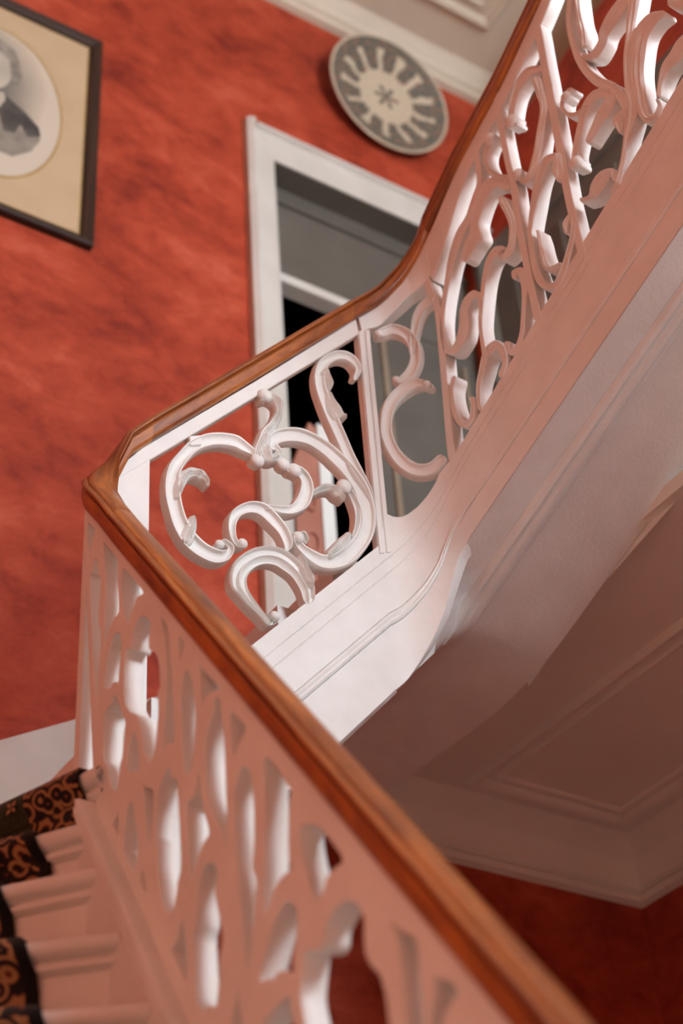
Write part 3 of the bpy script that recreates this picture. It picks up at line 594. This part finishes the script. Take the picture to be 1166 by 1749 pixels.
# curved panel: u is an angle; scale to arc length so widths behave
for i, (pf, rows) in enumerate(CURVE):
    mb = MB(); rr = [(r[0] * RC, r[1], r[2] * RC, r[3]) for r in rows]
    ribbon(mb, rr, lambda u, v, h: S_curve(u / RC, v, h), pf, .019, .001, seed=i)
    adopt(bal_cur, mb.build('scroll', M_WHITE, None, True))
tmp = empty('t'); knobs('scroll_eye', [(k[0] * RC, k[1], k[2]) for k in CURVE_KNOB], lambda u, v, h: S_curve(u / RC, v, h), .001, TK * .45, tmp)
for c in list(tmp.children): adopt(bal_cur, c)
bpy.data.objects.remove(tmp)
# frames of the panels
mb = MB(); ribbon(mb, MID_STRIP, S_mid, 'flat', .024, round_ends=False, smoothr=False); adopt(bal_mid, mb.build('top_rail', M_WHITE))
mb = MB(); mb.grid([[S_mid(1.175, 3.2, 0), S_mid(1.318, 3.36, 0), S_mid(1.318, 3.36, -.024), S_mid(1.175, 3.2, -.024)], [S_mid(1.175, 3.94, 0), S_mid(1.318, 4.09, 0), S_mid(1.318, 4.09, -.024), S_mid(1.175, 3.94, -.024)]], closed=True, caps=True)
adopt(bal_mid, mb.build('stile', M_WHITE))
PROF['post'] = [(-1, -.002), (-.9, .004), (-.25, .004), (-.15, -.002), (.1, -.002), (.2, .004), (.9, .004), (1, -.002)]
mb = MB(); ribbon(mb, POST, S_mid, 'post', .022, round_ends=False); adopt(bal_mid, mb.build('post', M_WHITE))
mb = MB(); ribbon(mb, [(r[0] * RC, r[1], r[2] * RC, r[3]) for r in CURVE_STRIP], lambda u, v, h: S_curve(u / RC, v, h), 'flat', .04, round_ends=False); adopt(bal_cur, mb.build('top_rail', M_WHITE, None, True))
mb = MB(); ribbon(mb, UP_STRIP, S_up, 'flat', .04, round_ends=False); adopt(bal_up, mb.build('top_rail', M_WHITE))

# ================================================================== handrail
rail = empty('handrail', (1.19, 2.6, 3.9))
tag(rail, 'polished mahogany handrail climbing along the top of the white carved balustrade', 'handrail')
RP = [(-.022, 0), (-.030, .001), (-.034, .004), (-.036, .010), (-.0365, .029), (-.035, .031), (-.029, .0325), (-.0285, .0345), (-.033, .036), (-.0375, .039), (-.0375, .043), (-.034, .046), (-.027, .0465), (-.0255, .0485), (-.022, .0525), (-.012, .0555)]
RP = RP + [(0, .0565)] + [(-a, b) for a, b in reversed(RP)]
def zn(y): return 3.858 + 1.308 * (y - 2.6026)
def zm(x): return 4.0846 + 1.13 * (x - 1.299)
HX, HY = XA + .02, YM + .02
path = []      # (point, plan lateral (pointing left of travel), vertical stretch)
def sec(pts, name, hs):
    rows = []
    N = len(pts); acc = 0; mb = MB()
    for i, (p, lat) in enumerate(pts):
        p = Vector(p); lat = Vector((lat[0], lat[1], 0))
        if i: acc += (p - Vector(pts[i - 1][0])).length
        k = hs[i] if isinstance(hs, list) else hs
        rows.append(([p - lat * a + Vector((0, 0, b * k)) for a, b in RP], acc))
    b0 = 0
    mb.grid([r for r, _ in rows], closed=True, caps=True)
    mb.uv = [(acc * 3, j * .02) for r, acc in rows for j in range(len(RP))]
    o = mb.build(name, M_WOOD, None, True); adopt(rail, o); return o
# lower rail travels +y, left = -x
NL = (-1, 0); ML = (0, 1)
zc = 3.925
sec([((HX, y, zn(y)), NL) for y in (0.55, 0.9, 1.2, 1.5, 1.8, 2.1, 2.3, 2.46)], 'rail_section', 1.62)
# mitred corner block
def mit(t): return (-1, 1)
sec([((HX, 2.46, zn(2.46)), NL), ((HX, 2.53, zn(2.53) + .004), NL), ((HX + .001, HY - .036, 3.845), (-.97, .24)), ((HX + .010, HY - .010, 3.90), (-.83, .75)), ((HX + .036, HY - .001, 3.955), (-.24, .97)), ((HX + .075, HY, zm(HX + .075) - .004), ML), ((1.318, HY, zm(1.318)), ML)], 'corner_block', [1.62, 1.6, 1.55, 1.5, 1.5, 1.5, 1.5])
sec([((x, HY, zm(x)), ML) for x in (1.318, 1.45, 1.6, 1.75, 1.85, 1.92)], 'rail_section', 1.5)
TZ = [(-.25, zm(1.91)), (0, 4.815), (.143, 4.842), (.438, 4.890), (.70, 4.9385), (.88, 4.97), (1.1, 5.012), (1.3, 5.05), (1.52, 5.10)]
pts_ = [((1.92, HY, zm(1.92)), ML)]
for i in range(1, 15):
    t = TH * i / 14; r = RC + .02
    pts_.append(((CCX + r * math.sin(t), CCY + r * math.cos(t), lerp(t, TZ)), (math.sin(t), math.cos(t))))
sec(pts_, 'wreath', [1.5] + [1.5 - .28 * i / 14 for i in range(1, 15)])
UL = (-NU.x, -NU.y)
UZ = [(0, 5.10), (.149, 5.2198), (.366, 5.3504), (.531, 5.4777), (.571, 5.505), (1.5, 6.13), (3, 7.1)]
sec([((E0X + DU.x * u - NU.x * .02, E0Y + DU.y * u - NU.y * .02, lerp(u, UZ)), UL) for u in (0, .06, .149, .366, .571, .8, 1.1, 1.5, 2.0, 2.6)], 'rail_section', 1.22)

# ================================================================== baseboard along the back wall
mb = MB(); mb.prism([(0.3, 3.30), (1.466, 3.972), (1.742, 4.131), (2.312, 4.46), (2.312, 4.1), (1.742, 3.6), (1.2, 3.2), (0.3, 2.7)], 1, YW - .02, YW)
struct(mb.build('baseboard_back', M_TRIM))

# ================================================================== carpet
def carpet_mat():
    mt, nt, b = newmat('patterned_carpet')
    uv = nd(nt, 'ShaderNodeUVMap'); sx = nd(nt, 'ShaderNodeSeparateXYZ'); nt.links.new(uv.outputs[0], sx.inputs[0])
    v = nd(nt, 'ShaderNodeTexVoronoi', Scale=26.0); nt.links.new(uv.outputs[0], v.inputs['Vector'])
    sn = nd(nt, 'ShaderNodeMath', op='SINE'); mu = nd(nt, 'ShaderNodeMath', op='MULTIPLY'); mu.inputs[1].default_value = 17.0
    nt.links.new(v.outputs['Distance'], mu.inputs[0]); nt.links.new(mu.outputs[0], sn.inputs[0])
    rp = ramp(nt, [(0.30, (0.012, 0.008, 0.007)), (0.45, (0.10, 0.018, 0.014)), (0.62, (0.24, 0.085, 0.03)), (0.9, (0.33, 0.17, 0.07))])
    md = nd(nt, 'ShaderNodeMath', op='MULTIPLY_ADD'); md.inputs[1].default_value = .5; md.inputs[2].default_value = .5
    nt.links.new(sn.outputs[0], md.inputs[0]); nt.links.new(md.outputs[0], rp.inputs[0])
    n = nd(nt, 'ShaderNodeTexNoise', Scale=240.0); nt.links.new(uv.outputs[0], n.inputs['Vector'])
    gr = ramp(nt, [(0.3, (0.012, 0.014, 0.006)), (0.7, (0.055, 0.055, 0.022))]); nt.links.new(n.outputs[0], gr.inputs[0])
    # border bands from the edge: black pile, patterned border, green field
    br = ramp(nt, [(0.0, (0, 0, 0)), (0.02, (0, 0, 0)), (0.0201, (1, 1, 1)), (0.16, (1, 1, 1)), (0.1601, (0, 0, 0)), (1, (0, 0, 0))]); br.color_ramp.interpolation = 'CONSTANT'
    nt.links.new(sx.outputs[0], br.inputs[0])
    fb = nd(nt, 'ShaderNodeMath', op='GREATER_THAN'); fb.inputs[1].default_value = 0.16; nt.links.new(sx.outputs[0], fb.inputs[0])
    m1 = nt.nodes.new('ShaderNodeMix'); m1.data_type = 'RGBA'; m1.inputs[6].default_value = (0.008, 0.006, 0.005, 1)
    nt.links.new(br.outputs[0], m1.inputs[0]); nt.links.new(rp.outputs[0], m1.inputs[7])
    m2 = nt.nodes.new('ShaderNodeMix'); m2.data_type = 'RGBA'; nt.links.new(fb.outputs[0], m2.inputs[0]); nt.links.new(m1.outputs[2], m2.inputs[6]); nt.links.new(gr.outputs[0], m2.inputs[7])
    nt.links.new(m2.outputs[2], b.inputs['Base Color']); b.inputs['Roughness'].default_value = 0.95; b.inputs['Specular IOR Level'].default_value = 0.1
    b.inputs['Sheen Weight'].default_value = 0.2
    bp = nd(nt, 'ShaderNodeBump', Strength=0.7, Distance=0.004); nt.links.new(n.outputs[0], bp.inputs['Height']); nt.links.new(bp.outputs[0], b.inputs['Normal'])
    return mt
M_CARPET = carpet_mat()
runner = empty('stair_runner', (0.7, 2.5, 2.5))
tag(runner, 'dark green stair carpet with rust patterned border on the winding steps', 'carpet')
EDGE = [0.035, 0.118, 0.19, 0.166, 0.176, 0.17, 0.17, 0.17]
CP = [(.26, .010), (.02, .010), (.0, .006), (-.010, -.006), (-.012, -.018), (-.008, -.032), (.004, -.046), (.012, -.058)]
for k, (R_, e, n) in enumerate(step_frames[:7]):
    drop = R_.z - SR[k + 1][2]
    prof = CP + [(.016, -drop * .55), (.018, -drop + .012), (.05, -drop + .009)]
    inner = [(.26, .0), (.05, -drop)]
    mb = MB(); rows = []; offs = [0, .006, .02, .06, .14, .3, .5, .8]
    L = [0]
    for a, b in zip(prof, prof[1:]): L.append(L[-1] + math.hypot(b[0] - a[0], b[1] - a[1]))
    for d in offs:
        lift = 0.35 if d == 0 else 1.0
        row = []
        for i, (pn, pz) in enumerate(prof):
            slip = (.028 if k not in (0,) else 0) * min(1, max(0, (i - 2) / 8)) # border drifts towards the string on the risers
            q = R_ + e * (EDGE[k] + d - slip * 1.2) + n * (pn if d else pn + .004) + Vector((0, 0, pz if pz < 0 else pz * lift))
            row.append(q)
        if k == 0: row[0] = R_ + e * (EDGE[k] + d) + Vector((0, .05, .010))
        rows.append(row); mb.uv += []
    mb.grid(rows)
    u0 = 0.10 if k == 0 else 0
    mb.uv = [(d + (0.0 if k else 0.02), L[i] + k * .37) for d in offs for i in range(len(prof))]
    adopt(runner, mb.build('carpet_fold', M_CARPET, None, True))

# small woven flower on the green field of the top fold
R_, e, n = step_frames[0]
M_FLOWER = paint('woven_flower', (0.30, 0.14, 0.07), (0.40, 0.22, 0.12), 0.9, 80, 0)
c0 = R_ + e * .200 - n * .0150 + Vector((0, 0, -.026)); mb = MB()
for k in range(4):
    a = math.pi / 4 + k * math.pi / 2
    d1 = e * math.cos(a) + Vector((0, 0, 1)) * math.sin(a); d2 = e * -math.sin(a) + Vector((0, 0, 1)) * math.cos(a)
    ring = [c0 + d1 * .002, c0 + d1 * .009 + d2 * .0045, c0 + d1 * .016, c0 + d1 * .009 - d2 * .0045]
    mb.grid([ring, [q - n * .0015 for q in ring]], closed=True, caps=True)
adopt(runner, mb.build('woven_flower', M_FLOWER))

# ================================================================== framed portrait
pic = empty('framed_portrait', (1.27, YW, 6.02))
tag(pic, 'old oval portrait in a buff mount and dark wooden frame on the red wall', 'picture')
def pp(o): adopt(pic, o); return o
X0, X1, Z0, Z1 = .88, 1.662, 6.02, 7.20
fp = [(0, 0), (0, .028), (.010, .034), (.022, .030), (.032, .026), (.042, .018), (.048, .008), (.048, 0)]
def frame_side(p, q, nn):
    mb = MB(); d = Vector((q[0] - p[0], 0, q[1] - p[1])).normalized(); nv = Vector((nn[0], 0, nn[1])); rows = []
    for e_, sg in ((p, 1), (q, -1)):
        rows.append([tuple(Vector((e_[0], YW - hh - .004, e_[1])) + nv * t + d * (sg * t)) for t, hh in fp])
    mb.grid(rows, closed=True, caps=True); mb.uv = [(i * .8, j * .03) for i in range(2) for j in range(len(fp))]
    return mb
for p, q, nn in (((X0, Z1), (X1, Z1), (0, -1)), ((X1, Z1), (X1, Z0), (-1, 0)), ((X1, Z0), (X0, Z0), (0, 1)), ((X0, Z0), (X0, Z1), (1, 0))):
    pp(frame_side(p, q, nn).build('frame_moulding', M_FRAME))
pp(MB().box(X0 + .046, X1 - .046, YW - .012, YW - .006, Z0 + .046, Z1 - .046).build('gilt_slip', M_GOLD))
pp(MB().box(X0 + .056, X1 - .056, YW - .014, YW - .012, Z0 + .056, Z1 - .056).build('mount', M_MAT))
def disc(name, cx_, cz, a, b, y, mat, n=48, pts=None):
    P_ = pts or [(cx_ + a * math.cos(2 * math.pi * i / n), cz + b * math.sin(2 * math.pi * i / n)) for i in range(n)]
    return pp(MB().prism(P_, 1, y - .0006, y).build(name, mat))
def oval_mat():
    mt, nt, b = newmat('faded_portrait_print')
    tc = nd(nt, 'ShaderNodeTexCoord'); mp = nd(nt, 'ShaderNodeMapping'); mp.inputs['Location'].default_value = (-1.22, 0, -6.70)
    nt.links.new(tc.outputs['Object'], mp.inputs['Vector'])
    s = nd(nt, 'ShaderNodeVectorMath'); s.operation = 'MULTIPLY'; s.inputs[1].default_value = (3.6, 0, 2.3); nt.links.new(mp.outputs[0], s.inputs[0])
    ln = nd(nt, 'ShaderNodeVectorMath'); ln.operation = 'LENGTH'; nt.links.new(s.outputs[0], ln.inputs[0])
    n = nd(nt, 'ShaderNodeTexNoise', Scale=5.0, Detail=6.0); nt.links.new(tc.outputs['Object'], n.inputs['Vector'])
    ad = nd(nt, 'ShaderNodeMath', op='MULTIPLY_ADD'); ad.inputs[1].default_value = .35; nt.links.new(n.outputs[0], ad.inputs[0]); nt.links.new(ln.outputs['Value'], ad.inputs[2])
    rp = ramp(nt, [(0.30, (0.14, 0.13, 0.11)), (0.62, (0.30, 0.27, 0.215)), (0.95, (0.55, 0.48, 0.37)), (1.15, (0.60, 0.53, 0.42))]); nt.links.new(ad.outputs[0], rp.inputs[0])
    nt.links.new(rp.outputs[0], b.inputs['Base Color']); b.inputs['Roughness'].default_value = 0.6
    return mt
OZ = 6.61
disc('mount_bevel', 1.26, OZ, .262, .418, YW - .0141, M_GOLD)
disc('portrait_print', 1.26, OZ, .252, .405, YW - .0148, oval_mat())
M_COAT = paint('printed_coat', (0.05, 0.047, 0.042), (0.11, 0.10, 0.088), 0.7, 12, 0)
M_COAT2 = paint('printed_coat_fade', (0.20, 0.18, 0.15), (0.34, 0.30, 0.24), 0.7, 9, 0)
M_FACE = paint('printed_face', (0.42, 0.385, 0.31), (0.52, 0.47, 0.38), 0.7, 16, 0)
M_HAIR = paint('printed_hair', (0.20, 0.18, 0.15), (0.34, 0.31, 0.25), 0.7, 20, 0)
disc('coat_print', 0, 0, 0, 0, YW - .0156, M_COAT2, pts=[(1.07, 6.52), (1.12, 6.40), (1.20, 6.33), (1.34, 6.33), (1.41, 6.40), (1.44, 6.48), (1.43, 6.53), (1.36, 6.59), (1.29, 6.63), (1.22, 6.64), (1.12, 6.60)])
disc('lapel_print', 0, 0, 0, 0, YW - .0164, M_COAT, pts=[(1.25, 6.64), (1.30, 6.64), (1.37, 6.60), (1.43, 6.545), (1.44, 6.50), (1.39, 6.47), (1.36, 6.52), (1.34, 6.46), (1.30, 6.45), (1.27, 6.55)])
disc('shirt_print', 0, 0, 0, 0, YW - .0166, M_FACE, pts=[(1.20, 6.63), (1.285, 6.655), (1.295, 6.62), (1.25, 6.50), (1.22, 6.55)])
disc('face_print', 1.235, 6.79, .075, .135, YW - .0172, M_FACE)
disc('hair_print', 0, 0, 0, 0, YW - .018, M_HAIR, pts=[(1.16, 6.87), (1.19, 6.93), (1.25, 6.95), (1.31, 6.92), (1.335, 6.86), (1.35, 6.79), (1.34, 6.74), (1.315, 6.73), (1.305, 6.78), (1.295, 6.85), (1.26, 6.88)])

# ================================================================== plate
plate = empty('decorative_plate', (3.03, YW, 7.37))
tag(plate, 'large round ceramic dish with dark floral rim hung above the doorway', 'plate')
def plate_mat():
    mt, nt, b = newmat('painted_ceramic')
    uv = nd(nt, 'ShaderNodeUVMap'); sx = nd(nt, 'ShaderNodeSeparateXYZ'); nt.links.new(uv.outputs[0], sx.inputs[0])
    x2 = nd(nt, 'ShaderNodeMath', op='POWER'); x2.inputs[1].default_value = 2; nt.links.new(sx.outputs[0], x2.inputs[0])
    ln = nd(nt, 'ShaderNodeVectorMath'); ln.operation = 'LENGTH'; nt.links.new(uv.outputs[0], ln.inputs[0])
    n0 = nd(nt, 'ShaderNodeTexNoise', Scale=5.0, Detail=3.0); nt.links.new(uv.outputs[0], n0.inputs['Vector'])
    an = nd(nt, 'ShaderNodeMath', op='ARCTAN2'); nt.links.new(sx.outputs[1], an.inputs[0]); nt.links.new(sx.outputs[0], an.inputs[1])
    a14 = nd(nt, 'ShaderNodeMath', op='MULTIPLY'); a14.inputs[1].default_value = 13.0
    aw = nd(nt, 'ShaderNodeMath', op='MULTIPLY_ADD'); aw.inputs[1].default_value = 0.28; nt.links.new(n0.outputs[0], aw.inputs[0]); nt.links.new(an.outputs[0], aw.inputs[2]); nt.links.new(aw.outputs[0], a14.inputs[0])
    cs = nd(nt, 'ShaderNodeMath', op='COSINE'); nt.links.new(a14.outputs[0], cs.inputs[0])
    vo = nd(nt, 'ShaderNodeTexVoronoi', Scale=16.0); nt.links.new(uv.outputs[0], vo.inputs['Vector'])
    no = nd(nt, 'ShaderNodeTexNoise', Scale=11.0, Detail=6.0, Roughness=0.75); nt.links.new(uv.outputs[0], no.inputs['Vector'])
    dark = ramp(nt, [(0.30, (0.045, 0.045, 0.05)), (0.40, (0.15, 0.14, 0.115)), (0.47, (0.06, 0.075, 0.065)), (0.53, (0.20, 0.17, 0.13)), (0.58, (0.26, 0.11, 0.06)), (0.63, (0.10, 0.105, 0.10)), (0.75, (0.30, 0.26, 0.19))]); nt.links.new(no.outputs[0], dark.inputs[0])
    cream = ramp(nt, [(0.35, (0.50, 0.42, 0.31)), (0.65, (0.58, 0.49, 0.36))]); nt.links.new(no.outputs[0], cream.inputs[0])
    # petals: light wedge where cos > t and .46<r<.84
    pt = nd(nt, 'ShaderNodeMath', op='GREATER_THAN'); pt.inputs[1].default_value = 0.55; nt.links.new(cs.outputs[0], pt.inputs[0])
    r1 = nd(nt, 'ShaderNodeMath', op='LESS_THAN'); r1.inputs[1].default_value = 0.80; nt.links.new(ln.outputs['Value'], r1.inputs[0])
    pm = nd(nt, 'ShaderNodeMath', op='MULTIPLY'); nt.links.new(pt.outputs[0], pm.inputs[0]); nt.links.new(r1.outputs[0], pm.inputs[1])
    # well
    rw = nd(nt, 'ShaderNodeMath', op='MULTIPLY_ADD'); rw.inputs[1].default_value = .16; nt.links.new(no.outputs[0], rw.inputs[0]); nt.links.new(ln.outputs['Value'], rw.inputs[2])
    wl = nd(nt, 'ShaderNodeMath', op='LESS_THAN'); wl.inputs[1].default_value = 0.54; nt.links.new(rw.outputs[0], wl.inputs[0])
    # centre star
    a6 = nd(nt, 'ShaderNodeMath', op='MULTIPLY'); a6.inputs[1].default_value = 6.0; nt.links.new(an.outputs[0], a6.inputs[0])
    c6 = nd(nt, 'ShaderNodeMath', op='COSINE'); nt.links.new(a6.outputs[0], c6.inputs[0])
    st = nd(nt, 'ShaderNodeMath', op='MULTIPLY_ADD'); st.inputs[1].default_value = -.09; nt.links.new(c6.outputs[0], st.inputs[0]); nt.links.new(rw.outputs[0], st.inputs[2])
    ss = nd(nt, 'ShaderNodeMath', op='LESS_THAN'); ss.inputs[1].default_value = 0.20; nt.links.new(st.outputs[0], ss.inputs[0])
    mx = nd(nt, 'ShaderNodeMath', op='MAXIMUM'); nt.links.new(pm.outputs[0], mx.inputs[0]); nt.links.new(wl.outputs[0], mx.inputs[1])
    sb = nd(nt, 'ShaderNodeMath', op='SUBTRACT'); sb.use_clamp = True; nt.links.new(mx.outputs[0], sb.inputs[0]); nt.links.new(ss.outputs[0], sb.inputs[1])
    rim = nd(nt, 'ShaderNodeMath', op='GREATER_THAN'); rim.inputs[1].default_value = 0.955; nt.links.new(ln.outputs['Value'], rim.inputs[0])
    mr = nd(nt, 'ShaderNodeMath', op='MAXIMUM'); nt.links.new(sb.outputs[0], mr.inputs[0]); nt.links.new(rim.outputs[0], mr.inputs[1])
    m1 = nt.nodes.new('ShaderNodeMix'); m1.data_type = 'RGBA'; nt.links.new(mr.outputs[0], m1.inputs[0]); nt.links.new(dark.outputs[0], m1.inputs[6]); nt.links.new(cream.outputs[0], m1.inputs[7])
    nt.links.new(m1.outputs[2], b.inputs['Base Color']); b.inputs['Roughness'].default_value = 0.22; b.inputs['Coat Weight'].default_value = 0.3
    return mt
PR = .318
lp = [(0, .012), (.30, .012), (.52, .014), (.60, .022), (.70, .030), (.95, .046), (.985, .050), (1.0, .046), (.99, .038), (.7, .020), (.5, .0), (0, .0)]
mb = MB(); rows = []; uvs = []
tilt = Matrix.Rotation(math.radians(10), 3, 'X')
for r, h in lp:
    row = []
    for j in range(56):
        a = 2 * math.pi * j / 56; q = tilt @ Vector((PR * r * math.cos(a), -h, PR * r * math.sin(a)))
        row.append(q + Vector((3.03, YW - .062, 7.688))); uvs.append((r * math.cos(a), r * math.sin(a)))
    rows.append(row)
mb.grid(rows, closed=True); mb.uv = uvs
adopt(plate, mb.build('dish', plate_mat(), None, True))
mb = MB(); mb.box(3.02, 3.04, YW - .05, YW, 7.64, 7.70); adopt(plate, mb.build('hanger', M_FRAME))

# ================================================================== balustrade end seen through the doorway
nb = empty('newel_panel', (2.76, 4.1, 4.6))
tag(nb, 'carved newel panel with white edge, red bounce light painted on its face, standing in the dark room beyond the doorway', 'balustrade')
mb = MB(); mb.box(2.775, 2.83, 4.05, 4.10, 4.6, 5.90); adopt(nb, mb.build('post', M_WHITE))
M_BOUNCE_TINT = paint('bounce_tinted_paint', (0.42, 0.16, 0.11), (0.50, 0.21, 0.15), 0.5, 6, 0.1)  # white balustrade face with the red bounce light put into its colour
mb = MB(); mb.prism([(2.775, 5.88), (2.745, 5.90), (2.69, 5.74), (2.66, 5.66), (2.66, 4.6), (2.775, 4.6)], 1, 4.06, 4.10); adopt(nb, mb.build('panel', M_BOUNCE_TINT))
for (cx_, cz, a, b) in ((2.725, 5.30, .03, .05), (2.72, 5.12, .034, .06), (2.725, 5.50, .026, .045)):
    mb = MB(); rows = []
    for i in range(21):
        t = 2 * math.pi * i / 20
        rows.append([(cx_ + (a + w_) * math.cos(t), 4.06 - h_, cz + (b + w_) * math.sin(t)) for w_, h_ in ((-.009, 0), (-.006, .012), (.006, .012), (.009, 0))])
    mb.grid(rows); adopt(nb, mb.build('scroll', M_BOUNCE_TINT, None, True))

# tall window on the right, out of view, that lights the well
win = empty('window_1', (3.62, -0.9, 4.55)); struct(win)
for y in (-1.85, -0.92, .01):
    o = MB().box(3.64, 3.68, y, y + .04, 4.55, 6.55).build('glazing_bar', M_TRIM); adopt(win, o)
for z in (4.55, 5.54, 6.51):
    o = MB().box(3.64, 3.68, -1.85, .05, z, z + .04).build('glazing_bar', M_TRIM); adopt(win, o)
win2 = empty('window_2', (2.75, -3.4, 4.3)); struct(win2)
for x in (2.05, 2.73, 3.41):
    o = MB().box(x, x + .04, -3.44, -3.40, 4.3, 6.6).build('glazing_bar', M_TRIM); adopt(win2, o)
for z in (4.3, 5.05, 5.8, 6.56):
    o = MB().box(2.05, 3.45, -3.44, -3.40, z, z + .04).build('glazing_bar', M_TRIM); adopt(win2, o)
